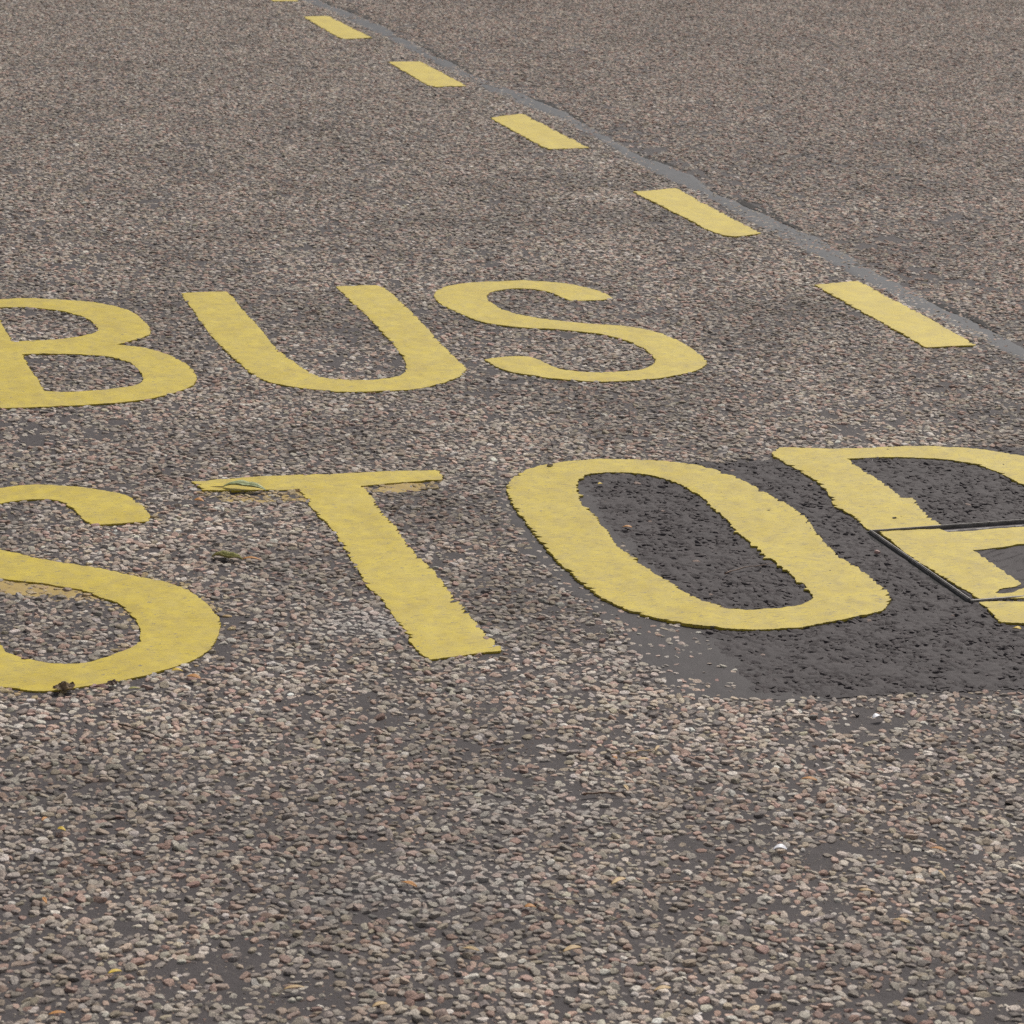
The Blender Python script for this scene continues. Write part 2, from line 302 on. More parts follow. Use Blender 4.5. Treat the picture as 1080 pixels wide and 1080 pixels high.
def plain(name, col, rough=.6, metal=0, var=.25, scale=120, sub=0):
    m, N, L, B = new_mat(name)
    lo = tuple(x*(1-var) for x in col); hi = tuple(min(1, x*(1+var)) for x in col)
    c = ramp(N, [(.3, lo), (.7, hi)]); L.new(noise(N, L, scale, 4, .65), c.inputs[0]); L.new(c.outputs[0], B.inputs['Base Color'])
    B.inputs['Roughness'].default_value = rough; B.inputs['Metallic'].default_value = metal
    bump(N, L, B, noise(N, L, scale*1.5, 3), .3, .001)
    return m
M_STEEL = plain('worn_steel', (.20, .185, .175), .62, .2, .45, 40)
M_GAP = plain('cover_gap_shade', (.018, .017, .017), .9)  # near-black: shade in the gaps around the cover, put into the colour
M_STRAW = plain('straw', (.47, .325, .16)); M_ORANGE = plain('orange_husk', (.46, .21, .055)); M_BROWN = plain('brown_leaf', (.085, .05, .03))
M_DEAD = plain('dead_leaf', (.17, .115, .06), .7, 0, .5, 70); M_TWIG = plain('twig_bark', (.17, .10, .065)); M_GREEN = plain('green_leaf', (.38, .42, .21)); M_OLIVE = plain('olive_leaf', (.33, .31, .10))
M_WHITE = plain('white_litter', (.78, .78, .82), .5, 0, .06); M_PINK = plain('pink_pebble', (.38, .23, .20)); M_FLAKE = plain('yellow_flake', (.60, .42, .05)); M_RED = plain('dark_red_leaf', (.10, .035, .03))

# ------------------------------------------------------------------ outlines of the markings
OUT = {}
for k, a, sd_ in (('B_outer', .007, 1), ('B_in1', .006, 2), ('B_in2', .006, 3), ('U', .0085, 4), ('S1', .007, 5), ('S2', .007, 6), ('T', .0115, 7),
                  ('O_outer', .0135, 8), ('O_in', .012, 9), ('P_top', .011, 10), ('P_cover', .006, 11), ('P_bottom', .010, 12)):
    OUT[k] = ragged(PLAN[k], a, sd_, it=(1 if k in ('T', 'P_top', 'P_cover', 'P_bottom') else 2))
for k in range(6): OUT['dash%d' % k] = ragged(PLAN['dash%d' % k], .013, 20+k, .010, it=1)
OUT['rough'] = ragged(PLAN['rough'], .030, 31, .010, 2, .06)
OUT['band'] = ragged(PLAN['band'], .03, 32, .012, 2, .06)
seam = np.array(PLAN['seam_c'])
seam = np.array([seam[k]+(seam[k+1]-seam[k])*t for k in range(len(seam)-1) for t in np.arange(0, 1, .04)])
ord_ = np.argsort(seam[:, 1]); seam = seam[ord_]
yy = seam[:, 1]
hw = .058+.014*np.clip((yy-10)/6, 0, 1)+.018*(fbm(yy*1.3, yy*0, 41, 3)-.5)*2
lx = seam[:, 0]-hw-.035*(fbm(yy/.5, yy*0+3, 42, 3)-.5)*2
rx = seam[:, 0]+hw+.05*(fbm(yy/.6, yy*0+7, 43, 3)-.5)*2
SEAM = np.concatenate([np.stack([lx, yy], 1), np.stack([rx, yy], 1)[::-1]])
def seam_x(y): return np.interp(y, seam[:, 1], seam[:, 0])

# ------------------------------------------------------------------ road sheet
FIELD = [(-.75, 3.9), (.2, 3.0), (2.6, 2.7), (3.5, 3.3), (5.6, 7.0), (12.1, 18.6), (12.1, 19.6), (1.0, 19.6), (.4, 12.0)]
bm = bmesh.new()
R = 400
ring = [bm.verts.new((x, y, 0)) for x, y in FIELD]
bm.faces.new(ring).material_index = 0
cx0 = np.mean(FIELD, 0)
far = []
for x, y in FIELD:
    a = math.atan2(y-cx0[1], x-cx0[0]); far.append(bm.verts.new((cx0[0]+R*math.cos(a), cx0[1]+R*math.sin(a), 0)))
for k in range(len(ring)):
    n = (k+1) % len(ring); bm.faces.new((ring[k], far[k], far[n], ring[n])).material_index = 1
bmesh.ops.recalc_face_normals(bm, faces=bm.faces)
me = bpy.data.meshes.new('road'); bm.to_mesh(me); bm.free()
me.materials.append(M_BIND); me.materials.append(M_FAR)
road = bpy.data.objects.new('road', me); C.objects.link(road)
if road.data.polygons[0].normal.z < 0: road.data.flip_normals()
tag(road, 'worn asphalt road surface set with pale and pink stone chippings', 'road', kind='structure')

# joint seal between the two lanes, and the skim of bitumen beside the repair
slab('tar_seal', SEAM, [], M_SEAM, .0014, -.004, road, .02, .0014, .0030, 51)
for y0, y1, wdt in ((8.3, 8.9, .030), (10.15, 11.05, .045), (11.6, 12.0, .030), (12.9, 13.8, .030), (14.6, 15.9, .04), (16.8, 18.2, .05)):
    gy_ = np.arange(y0, y1, .03); gx_ = np.interp(gy_, yy, rx); tt = (gy_-y0)/(y1-y0); ww = wdt*np.sin(np.pi*np.clip(tt, .02, .98))**.6*(.5+fbm(gy_/.12, gy_*0, 47, 2))
    slab('open_joint', np.concatenate([np.stack([gx_-.012, gy_], 1), np.stack([gx_+ww, gy_], 1)[::-1]]), [], M_GAPJ, .0030, -.004, road, .02, .0012, .0010, 53)  # dark slivers: crack at the joint with its shadow painted in
slab('bitumen_skim', OUT['band'], [], M_BAND, .0014, -.001, road, .012, .0008, .0010, 52)

# repair patch: coarse dark asphalt with open pits
CX0, CX1, CY0, CY1 = 3.252, 3.872, 5.662, 6.248      # access cover
def rough_patch():
    h = .0048; P = OUT['rough']; lo = P.min(0); hi = P.max(0)
    hi[0] = min(hi[0], 4.6)
    xs = np.arange(lo[0], hi[0], h); ys = np.arange(lo[1], hi[1], h)
    X, Y = np.meshgrid(xs, ys)
    def worley(X, Y, cell, seed):
        i, j = np.floor(X/cell).astype(int), np.floor(Y/cell).astype(int)
        f1 = np.full(X.shape, 9e9); f2 = f1.copy(); idv = np.zeros(X.shape)
        for a in (-1, 0, 1):
            for b in (-1, 0, 1):
                px = (i+a+.1+.8*hash2(i+a, j+b, seed))*cell; py = (j+b+.1+.8*hash2(i+a, j+b, seed+1))*cell
                d = np.hypot(X-px, Y-py); m = d < f1
                f2 = np.where(m, f1, np.minimum(f2, d)); idv = np.where(m, hash2(i+a, j+b, seed+2), idv); f1 = np.where(m, d, f1)
        return f1, f2, idv
    wx = X+.006*(vnoise(X/.015, Y/.015, 3)-.5); wy = Y+.006*(vnoise(X/.015, Y/.015, 4)-.5)
    f1, f2, idv = worley(wx, wy, .026, 60)
    gap = np.clip(1-(f2-f1)/.010, 0, 1)
    open_ = np.clip((fbm(X/.04, Y/.04, 61, 3)-.44)*6, 0, 1)
    Z = .0042 + .0030*(idv-.5) - .0070*gap*open_ - .0012*gap + .002*(fbm(X/.2, Y/.2, 62, 2)-.5) + .001*(vnoise(X/.009, Y/.009, 63)-.5)
    Z += np.where(idv > .86, -.0045*open_, 0)          # plucked stones
    Z = np.maximum(Z, .0004)
    m = inside(X, Y, P)
    D = np.full(X.shape, .05); D[m] = edge_dist(X[m], Y[m], P[::2])
    Z = np.where(D < .03, .0010+(Z-.0010)*np.clip(D/.03, 0, 1)**.6, Z)
    q = m[:-1, :-1] & m[1:, :-1] & m[:-1, 1:] & m[1:, 1:]
    xc = X[:-1, :-1]+h/2; yc = Y[:-1, :-1]+h/2
    q &= ~((xc > CX0-.011) & (xc < CX1) & (yc > CY0) & (yc < CY1))
    idx = np.arange(X.size).reshape(X.shape)
    F = np.stack([idx[:-1, :-1][q], idx[:-1, 1:][q], idx[1:, 1:][q], idx[1:, :-1][q]], 1)
    used = np.unique(F); remap = np.full(X.size, -1); remap[used] = np.arange(len(used)); F = remap[F]
    Vv = np.stack([X.ravel(), Y.ravel(), Z.ravel()], 1)[used].astype(np.float32)
    me = bpy.data.meshes.new('repair_patch')
    me.vertices.add(len(Vv)); me.vertices.foreach_set('co', Vv.ravel())
    me.loops.add(F.size); me.loops.foreach_set('vertex_index', F.ravel().astype(np.int32))
    me.polygons.add(len(F)); me.polygons.foreach_set('loop_start', np.arange(0, F.size, 4, dtype=np.int32))
    me.update(calc_edges=True); me.validate(); me.materials.append(M_PATCH)
    o = bpy.data.objects.new('repair_patch', me); C.objects.link(o)
    return tag(o, 'dark coarse asphalt repair patch under the letters O and P', 'road patch', kind='structure')
rough_patch()

# ------------------------------------------------------------------ stone chippings
def stone_mesh(seed):
    r = np.random.default_rng(seed); bm = bmesh.new()
    bmesh.ops.create_icosphere(bm, subdivisions=2, radius=1)
    V = np.array([v.co[:] for v in bm.verts])
    el = r.uniform(.78, 1.22)
    V *= np.array([el, 1/el, 1])
    V *= (1+.16*(r.random(len(V))-.5))[:, None]
    for k in range(7):                                      # crushed faces
        n = r.normal(size=3); n[2] = abs(n[2])*.35; n /= np.linalg.norm(n); d = r.uniform(.58, .85)
        s = V@n-d; V = V-np.where(s > 0, s, 0)[:, None]*n*.95
    for k in range(2):
        n = np.array([r.normal()*.22, r.normal()*.22, 1]); n /= np.linalg.norm(n)      # worn top
        s = V@n-r.uniform(.42, .66); V = V-np.where(s > 0, s, 0)[:, None]*n*.92
    for v, c in zip(bm.verts, V): v.co = c
    bmesh.ops.delete(bm, geom=[f for f in bm.faces if f.calc_center_median().z < -.45], context='FACES')
    bmesh.ops.recalc_face_normals(bm, faces=bm.faces)
    me = bpy.data.meshes.new('chipping'); bm.to_mesh(me); bm.free()
    c = np.array([p.normal.z for p in me.polygons]).mean()
    if c < 0: me.flip_normals()
    me.polygons.foreach_set('use_smooth', [True]*len(me.polygons))
    try: me.set_sharp_from_angle(angle=math.radians(24))
    except Exception: pass
    me.materials.append(M_STONE1)
    return me
NV = 14
SM = [stone_mesh(100+k) for k in range(NV)]

def scatter():
    F = np.array(FIELD); lo = F.min(0); hi = F.max(0); h = .004
    nx, ny = int((hi[0]-lo[0])/h)+20, int((hi[1]-lo[1])/h)+20
    occ = np.zeros((nx, ny), np.uint8)
    def disc(r):
        k = int(math.ceil(r/h)); g = np.arange(-k, k+1)*h
        return k, (np.hypot(*np.meshgrid(g, g)) <= r).astype(np.uint8)
    paints = [OUT[k] for k in ('U', 'S1', 'S2', 'T', 'P_top', 'P_bottom')]+[OUT['dash%d' % k] for k in range(6)]
    ring_paints = [(OUT['B_outer'], [OUT['B_in1'], OUT['B_in2']]), (OUT['O_outer'], [OUT['O_in']])]
    res = []
    for (r0, r1, n, packing) in ((.0088, .0137, 680000, .74), (.0060, .0088, 850000, .78), (.0036, .0058, 600000, .90)):
        x = rng.uniform(lo[0], hi[0], n); y = rng.uniform(lo[1], hi[1], n); r = rng.uniform(r0, r1, n)
        m = inside(x, y, F)
        x, y, r = x[m], y[m], r[m]
        # bare binder: hand-sized gaps in the chippings, more of them close to the joint on the far lane
        bare = .66*fbm(x/.06, y/.06, 71, 3)+.34*(.5+(fbm(x/.33, y/.33, 74, 2)-.5)*np.clip(1.0-(y-8)/7, .3, 1.0))
        sx = seam_x(y); dx = x-sx
        thr = .348+np.where(dx > 0, .12*np.exp(-np.abs(dx)/.45)*np.clip(1.6-(y-8)/7, .5, 1)+.012, 0)
        thr = thr+.03*np.exp(-((y-9.5)/.8)**2*(dx < 0))*0
        keep = rng.random(len(x)) < 1/(1+np.exp(-(bare-thr)/.030))
        sea = inside(x, y, SEAM); sdist = np.minimum(np.abs(x-np.interp(y, yy, lx)), np.abs(x-np.interp(y, yy, rx))); keep &= ~sea | (rng.random(len(x)) < .03+.75*np.exp(-sdist/.018)+.35*(fbm(x/.1, y/.3, 78, 2) > .56))
        band = inside(x, y, OUT['band']); bdist = np.full(len(x), 1.); bdist[band] = edge_dist(x[band], y[band], OUT['band'][::2]); keep &= ~band | (rng.random(len(x)) < .03+.5*np.exp(-bdist/.018)+.12*(fbm(x/.12, y/.12, 77, 2) > .58))
        keep &= ~inside(x, y, OUT['rough'])
        for P in paints: keep &= ~inside(x, y, P)
        for P, H in ring_paints:
            q = inside(x, y, P)
            for hh in H: q &= ~inside(x, y, hh)
            keep &= ~q
        x, y, r, sea, band = x[keep], y[keep], r[keep], sea[keep], band[keep]
        ii = ((x-lo[0])/h).astype(int)+8; jj = ((y-lo[1])/h).astype(int)+8
        tr = np.maximum(1, (r*.55/h).astype(int)); discs = {}
        for k in range(len(x)):
            i, j, t = int(ii[k]), int(jj[k]), int(tr[k])
            if occ[i, j] or occ[i+t, j] or occ[i-t, j] or occ[i, j+t] or occ[i, j-t]: continue
            q = round(float(r[k])*packing/h*2)
            if q not in discs: discs[q] = disc(q*h/2)
            kk, D = discs[q]
            occ[i-kk:i+kk+1, j-kk:j+kk+1] |= D
            res.append((x[k], y[k], r[k], bool(sea[k] or band[k])))
    return np.array(res)
ST = scatter()
def patch_stones():
    # coarse dark aggregate of the repair, rolled flush
    P = OUT['rough']; lo = P.min(0); hi = P.max(0); res = []; h = .004
    occ = np.zeros((int((hi[0]-lo[0])/h)+40, int((hi[1]-lo[1])/h)+40), bool)
    for r0, r1, n in ((.010, .016, 30000), (.006, .0095, 60000)):
        x = rng.uniform(lo[0], hi[0], n); y = rng.uniform(lo[1], hi[1], n); r = rng.uniform(r0, r1, n)
        k = inside(x, y, P) & (x < 4.6) & ~((x > CX0-.03) & (x < CX1+.015) & (y > CY0-.02) & (y < CY1+.01))
        x, y, r = x[k], y[k], r[k]
        k = (edge_dist(x, y, P[::2]) > .015) & (rng.random(len(x)) < .25+.75*(fbm(x/.09, y/.09, 66, 3) > .44))
        for a, b, c in zip(x[k], y[k], r[k]):
            i, j = int((a-lo[0])/h)+16, int((b-lo[1])/h)+16; q = max(1, int(c*.72/h))
            if occ[i-q:i+q+1, j-q:j+q+1].any(): continue
            occ[i-q:i+q+1, j-q:j+q+1] = True; res.append((a, b, c, 2.0))
    return np.array(res)
def grit():
    # sand and crumbs lying on the binder between the chippings, near the camera
    m_ = 150000; x = rng.uniform(-.2, 4.4, m_); y = rng.uniform(3.2, 8.2, m_)
    k = inside(x, y, FIELD) & (rng.random(m_) < .25+.75*(fbm(x/.07, y/.07, 86, 2) > .5)) & ~((x > CX0-.03) & (x < CX1+.02) & (y > CY0-.02) & (y < CY1+.02))
    for nm in ('U', 'S1', 'S2', 'T', 'P_top', 'P_bottom', 'B_outer', 'O_outer', 'rough'): k &= ~inside(x, y, OUT[nm])
    k &= ~inside(x, y, OUT['band']) | (rng.random(m_) < .35)
    return np.stack([x[k], y[k], rng.uniform(.0012, .0032, k.sum()), np.full(k.sum(), 3.0)], 1)
ST = np.concatenate([ST, patch_stones(), grit()])
n = len(ST)
sx_, sy2, sr, flat = ST[:, 0], ST[:, 1], ST[:, 2], ST[:, 3] == 1
dark = ST[:, 3] == 2; sand = ST[:, 3] == 3
pal = np.array([1.14, 1.055, .99])*np.array([(.33, .305, .275), (.39, .37, .34), (.27, .25, .23), (.35, .30, .255), (.335, .252, .222), (.37, .288, .252), (.305, .22, .19), (.185, .175, .17), (.46, .45, .43), (.32, .29, .235)])
pw = np.array([.22, .17, .14, .12, .085, .06, .04, .06, .06, .06])
farlane = sx_ > seam_x(sy2)
ci = rng.choice(len(pal), n, p=pw/pw.sum())
pw2 = pw*np.array([.9, .7, 1.2, 1.1, 1.7, 1.5, 2.0, 1.4, .5, 1]); ci2 = rng.choice(len(pal), n, p=pw2/pw2.sum())
ci = np.where(farlane, ci2, ci)
col = pal[ci]*rng.uniform(.70, 1.20, n)[:, None]*(1+.018*rng.normal(size=(n, 3)))
col *= (1+(fbm(sx_/.42, sy2/.42, 81, 3)-.5)*np.clip(1.0-(sy2-8)/9, .35, 1.0))[:, None]        # road film, thicker here and thinner there
for wx_, wy_, ra, rb, gain in ((1.70, 5.86, .14, .10, .6), (.92, 5.72, .10, .06, .45), (1.42, 4.42, .22, .13, .38), (1.75, 4.70, .20, .12, .3), (2.25, 5.45, .25, .12, .25)):
    wgt = np.clip(1.4-np.hypot((sx_-wx_)/ra, (sy2-wy_)/rb)-.5*(fbm(sx_/.05, sy2/.05, 83, 2)-.5), 0, 1)*gain     # scuffed, dusty spots
    col += wgt[:, None]*(np.array((.46, .44, .42))-col)
# stones still carrying the ochre of an older marking
gh = inside(sx_, sy2, PLAN['wornS2']) | inside(sx_, sy2, ragged(PLAN['ghostT1'], .012, 91, .01, 1)) | inside(sx_, sy2, ragged(PLAN['ghostT2'], .012, 92, .01, 1))
d2 = np.full(n, 9.); near = (sx_ > .4) & (sx_ < 1.6) & (sy2 > 5.3) & (sy2 < 7.5)
d2[near] = edge_dist(sx_[near], sy2[near], OUT['S2'][::3])
fr = (d2 < .035) & (rng.random(n) < np.clip(fbm(sx_/.2, sy2/.2, 95, 2)*2.4-1.1, 0, .6))
gm = (gh & (rng.random(n) < .85)) | fr
col[gm] = col[gm]*.5+np.array((.46, .33, .11))*.5
col[sand] *= rng.uniform(.3, .8, sand.sum())[:, None]
col[dark] = np.array((.059, .049, .051))*rng.uniform(.75, 1.25, dark.sum())[:, None]
odd = dark & (rng.random(n) < .008); col[odd] = np.array((.26, .19, .16))
col = np.clip(col, .02, .7)
rot = np.stack([rng.normal(0, .15, n), rng.normal(0, .15, n), rng.uniform(0, 2*math.pi, n)], 1)
asp = rng.uniform(.76, 1.32, n)
zs = rng.uniform(.56, .92, n)
scl = np.stack([sr*1.13*asp, sr*1.13/asp, sr*zs], 1)
z = sr*rng.uniform(-.24, .10, n)-.0004
z = np.where(flat, -sr*.30+.003, z); scl[flat, 2] *= .55
z = np.where(gm, z-.001, z)
z = np.where(dark, .0052-scl[:, 2]*.55+rng.uniform(-.0028, .0002, n), z)
vidx = rng.integers(0, NV, n)

# the 300 that show largest stand as pieces of their own
Mi = M.inverted()
Pw = np.stack([sx_, sy2, z], 1)@np.array(Mi.to_3x3()).T+np.array(Mi.translation)
dep = -Pw[:, 2]; u_ = Pw[:, 0]/dep*FPX; v_ = -Pw[:, 1]/dep*FPX
vis = (np.abs(u_) < 525) & (np.abs(v_) < 525)
big = np.where(vis, sr/dep, 0); top = np.argsort(-big)[:300]
singles = []
for k in top:
    o = bpy.data.objects.new('chipping', SM[vidx[k]]); C.objects.link(o); o.parent = road
    o.location = (sx_[k], sy2[k], z[k]); o.rotation_euler = rot[k]; o.scale = scl[k]; o.color = (*col[k], 1)
    singles.append(o)
protos = {}
for o in singles: protos.setdefault(o.data.name, o)
rest = np.setdiff1d(np.arange(n), top)
me = bpy.data.meshes.new('chippings'); me.vertices.add(len(rest))
me.vertices.foreach_set('co', np.stack([sx_, sy2, z], 1)[rest].astype(np.float32).ravel())
def attr(name, typ, data, key):
    a = me.attributes.new(name, typ, 'POINT'); a.data.foreach_set(key, data.ravel())
attr('rot', 'FLOAT_VECTOR', rot[rest].astype(np.float32), 'vector'); attr('scl', 'FLOAT_VECTOR', scl[rest].astype(np.float32), 'vector')
attr('col', 'FLOAT_COLOR', np.concatenate([col[rest], np.ones((len(rest), 1))], 1).astype(np.float32), 'color')
attr('vid', 'INT', (vidx[rest] % len(protos)).astype(np.int32), 'value')
me.materials.append(M_STONE)
chips = bpy.data.objects.new('chippings', me); C.objects.link(chips); chips.parent = road; chips['kind'] = 'stuff'
g = bpy.data.node_groups.new('set_chippings', 'GeometryNodeTree')
g.interface.new_socket('Geometry', in_out='INPUT', socket_type='NodeSocketGeometry'); g.interface.new_socket('Geometry', in_out='OUTPUT', socket_type='NodeSocketGeometry')
gi = g.nodes.new('NodeGroupInput'); go = g.nodes.new('NodeGroupOutput'); iop = g.nodes.new('GeometryNodeInstanceOnPoints'); jn = g.nodes.new('GeometryNodeJoinGeometry')
for o in protos.values():
    oi = g.nodes.new('GeometryNodeObjectInfo'); oi.transform_space = 'ORIGINAL'; oi.inputs['Object'].default_value = o; oi.inputs['As Instance'].default_value = False
    ti = g.nodes.new('GeometryNodeGeometryToInstance'); g.links.new(oi.outputs['Geometry'], ti.inputs[0]); g.links.new(ti.outputs[0], jn.inputs[0])
def named(nm, typ):
    q = g.nodes.new('GeometryNodeInputNamedAttribute'); q.data_type = typ; q.inputs['Name'].default_value = nm
    return next(s for s in q.outputs if s.enabled and s.name == 'Attribute')
smn = g.nodes.new('GeometryNodeSetMaterial'); smn.inputs['Material'].default_value = M_STONE
er = g.nodes.new('FunctionNodeEulerToRotation')
g.links.new(gi.outputs[0], iop.inputs['Points']); g.links.new(jn.outputs[0], smn.inputs['Geometry']); g.links.new(smn.outputs[0], iop.inputs['Instance'])
iop.inputs['Pick Instance'].default_value = True
g.links.new(named('vid', 'INT'), iop.inputs['Instance Index']); g.links.new(named('rot', 'FLOAT_VECTOR'), er.inputs[0]); g.links.new(er.outputs[0], iop.inputs['Rotation'])
g.links.new(named('scl', 'FLOAT_VECTOR'), iop.inputs['Scale']); g.links.new(iop.outputs[0], go.inputs[0])
md = chips.modifiers.new('set', 'NODES'); md.node_group = g
print('stones', n, 'protos', len(protos))

# ------------------------------------------------------------------ painted letters and line
PT = .0052
tag(slab('painted_letter', OUT['B_outer'], [OUT['B_in1'], OUT['B_in2']], M_PAINT, PT, 0, seed=201), 'yellow painted letter B, cut by the left edge of the picture', 'road marking', 'letters painted on the road')
tag(slab('painted_letter', OUT['U'], [], M_PAINT, PT, 0, seed=202), 'yellow painted letter U between the B and the upper S', 'road marking', 'letters painted on the road')
tag(slab('painted_letter', OUT['S1'], [], M_PAINT, PT, 0, seed=203), 'yellow painted letter S to the right of the letter U', 'road marking', 'letters painted on the road')
l_s = tag(slab('painted_letter', OUT['S2'], [], M_PAINT, PT, 0, seed=204), 'yellow painted letter S left of the T, half out of the picture', 'road marking', 'letters painted on the road')
l_t = tag(slab('painted_letter', OUT['T'], [], M_PAINT, PT, 0, seed=205), 'yellow painted letter T with a green leaf lying on its bar', 'road marking', 'letters painted on the road')
tag(slab('painted_letter', OUT['O_outer'], [OUT['O_in']], M_PAINT_O, .0086, 0, bump=.0012, seed=206), 'yellow painted letter O with ragged edges on dark asphalt patch', 'road marking', 'letters painted on the road')
for nm, par in (('ghostT1', l_t), ('ghostT2', l_t), ('wornS2', l_s)):
    slab('worn_paint', ragged(PLAN[nm], .03, 96, .008, 1), [], M_WORN, .0009, -.004, par, .008, .0021, .0012, 97)
pe = bpy.data.objects.new('painted_letter', None); C.objects.link(pe); pe.location = (3.25, 6.25, 0)
tag(pe, 'yellow painted letter P running across the metal access cover', 'road marking', 'letters painted on the road')
for nm, zt, zb in (('P_top', .0086, 0), ('P_bottom', .0086, 0), ('P_cover', .0088, .0005)):
    o = slab('paint_stroke', OUT[nm], [], M_PAINT_O, zt, zb, pe, bump=.0012, seed=210); o.matrix_parent_inverse = Matrix.Translation((-3.25, -6.25, 0))
wh = ['nearest and largest dash of the broken yellow line', 'second nearest dash of the broken yellow line', 'third nearest dash of the broken yellow line', 'fourth dash of the broken yellow line counted from the nearest',
      'fifth dash of the broken yellow line, small near the top edge', 'farthest dash of the broken yellow line, barely inside the top edge']
for k in range(6):
    tag(slab('line_dash', OUT['dash%d' % k], [], M_DASH, .0065, 0, cell=.025, seed=220+k), wh[k], 'road marking', 'dashes of the broken yellow line')

# ------------------------------------------------------------------ access cover
def bar(name, x0, x1, y0, y1, z0, z1, mat, parent, bev=.002):
    bm = bmesh.new(); bmesh.ops.create_cube(bm, size=1)
    for v in bm.verts: v.co = ((x0+x1)/2+v.co.x*(x1-x0), (y0+y1)/2+v.co.y*(y1-y0), (z0+z1)/2+v.co.z*(z1-z0))
    if bev: bmesh.ops.bevel(bm, geom=bm.edges[:], offset=bev, segments=2, affect='EDGES')
    me = bpy.data.meshes.new(name); bm.to_mesh(me); bm.free(); me.materials.append(mat)
    o = bpy.data.objects.new(name, me); C.objects.link(o); o.parent = parent
    return o
cov = bpy.data.objects.new('access_cover', None); C.objects.link(cov)
tag(cov, 'square steel-framed access cover set into the dark patch under the letter P', 'manhole cover')
FW, FT = .007, .0115
bar('frame_bar', CX0, CX0+FW, CY0+.004, CY1, -.05, FT, M_STEEL, cov)
bar('frame_bar', CX1-FW, CX1, CY0+.004, CY1, -.05, FT, M_STEEL, cov)
bar('frame_bar', CX0+FW, CX1-FW, CY1-FW, CY1, -.05, FT-.001, M_STEEL, cov)
bar('frame_bar', CX0+.004, CX1-.004, CY0-.006, CY0+.004, -.05, .0092, M_STEEL, cov)
bar('gap', CX0-.016, CX0, CY0+.002, CY1, -.04, .0009, M_GAP, cov, 0)  # groove floor left of the frame, its shadow painted near-black
bar('gap', CX0+FW, CX1-FW, CY0+.004, CY1-FW, -.05, -.020, M_GAP, cov, 0)
lid = bar('lid', CX0+FW+.004, CX1-FW-.004, CY0+.005, CY1-FW-.016, -.018, .0015, M_STEEL, cov)
def infill():
    x0, x1, y0, y1 = CX0+FW+.010, CX1-FW-.010, CY0+.010, CY1-FW-.026
    xs = np.linspace(x0, x1, 110); ys = np.linspace(y0, y1, 110); X, Y = np.meshgrid(xs, ys)
    a = .45; U = X*math.cos(a)+Y*math.sin(a); W_ = -X*math.sin(a)+Y*math.cos(a)
    Z = .0050+.003*(fbm(U/.05, W_/.011, 301, 3)-.5)-.004*np.clip((fbm(U/.06, W_/.012, 302, 2)-.62)*6, 0, 1)
    Z = np.maximum(Z, .0026)
    Z[0, :] = Z[-1, :] = Z[:, 0] = Z[:, -1] = .0016
    idx = np.arange(X.size).reshape(X.shape)
    Fq = np.stack([idx[:-1, :-1], idx[:-1, 1:], idx[1:, 1:], idx[1:, :-1]], -1).reshape(-1, 4)
    return mesh_obj('infill', np.stack([X.ravel(), Y.ravel(), Z.ravel()], 1), Fq, M_PATCH, lid)
infill()

# ------------------------------------------------------------------ litter on the road
def ground(px, py):
    d = ix*((px-540)/FPX)+iy*((py-540)/FPX)+fwd
    t = -CAM_H/d.z
    return d.x*t, d.y*t
def husk(name, at, length, width, ang, mat, label, cat, zc=.006, arch=.25, twist=.3, group=None):
    """a small boat-shaped scale: pointed at both ends, cupped, with thickness"""
    n = 9; V = []; Fq = []
    for k in range(n):
        t = k/(n-1); wd = width/2*(math.sin(math.pi*(t*.92+.04))**.8); zz = arch*length*math.sin(math.pi*t)*.5
        for s in (-1, -.35, .35, 1):
            V.append(((t-.5)*length, s*wd+twist*width*(t-.5)*.5, zz+abs(s)**2*wd*.5*(1 if arch > 0 else -1)+twist*s*wd*(t-.5)))
    for k in range(n-1):
        for s in range(3): Fq.append((k*4+s, (k+1)*4+s, (k+1)*4+s+1, k*4+s+1))
    o = mesh_obj(name, V, Fq, mat, None, True)
    md = o.modifiers.new('thickness', 'SOLIDIFY'); md.thickness = .0007; md.offset = 0
    o.location = (*at, zc); o.rotation_euler = (0, 0, ang)
    return tag(o, label, cat, group)
def stalk(name, a, b, r, mat, label, cat, zc=.007, bow=.02, group=None):
    a = np.array(a); b = np.array(b); n = 10; V = []; Fq = []
    d = (b-a)/np.linalg.norm(b-a); pn = np.array([-d[1], d[0]]); L = np.linalg.norm(b-a)
    for k in range(n):
        t = k/(n-1); c = a+(b-a)*t+pn*bow*L*math.sin(math.pi*t*1.3); rr = r*(1-.5*t)*(1+.25*math.sin(k*2.1))
        for q in range(6):
            f = q*math.pi/3; V.append((c[0]+pn[0]*rr*math.cos(f), c[1]+pn[1]*rr*math.cos(f), zc+.0012*math.sin(k*1.7)+rr*math.sin(f)))
    for k in range(n-1):
        for q in range(6): Fq.append((k*6+q, k*6+(q+1) % 6, (k+1)*6+(q+1) % 6, (k+1)*6+q))
    Fq += [tuple(range(6))[::-1], tuple((n-1)*6+q for q in range(6))]
    return tag(mesh_obj(name, V, Fq, mat, None, True), label, cat, group)
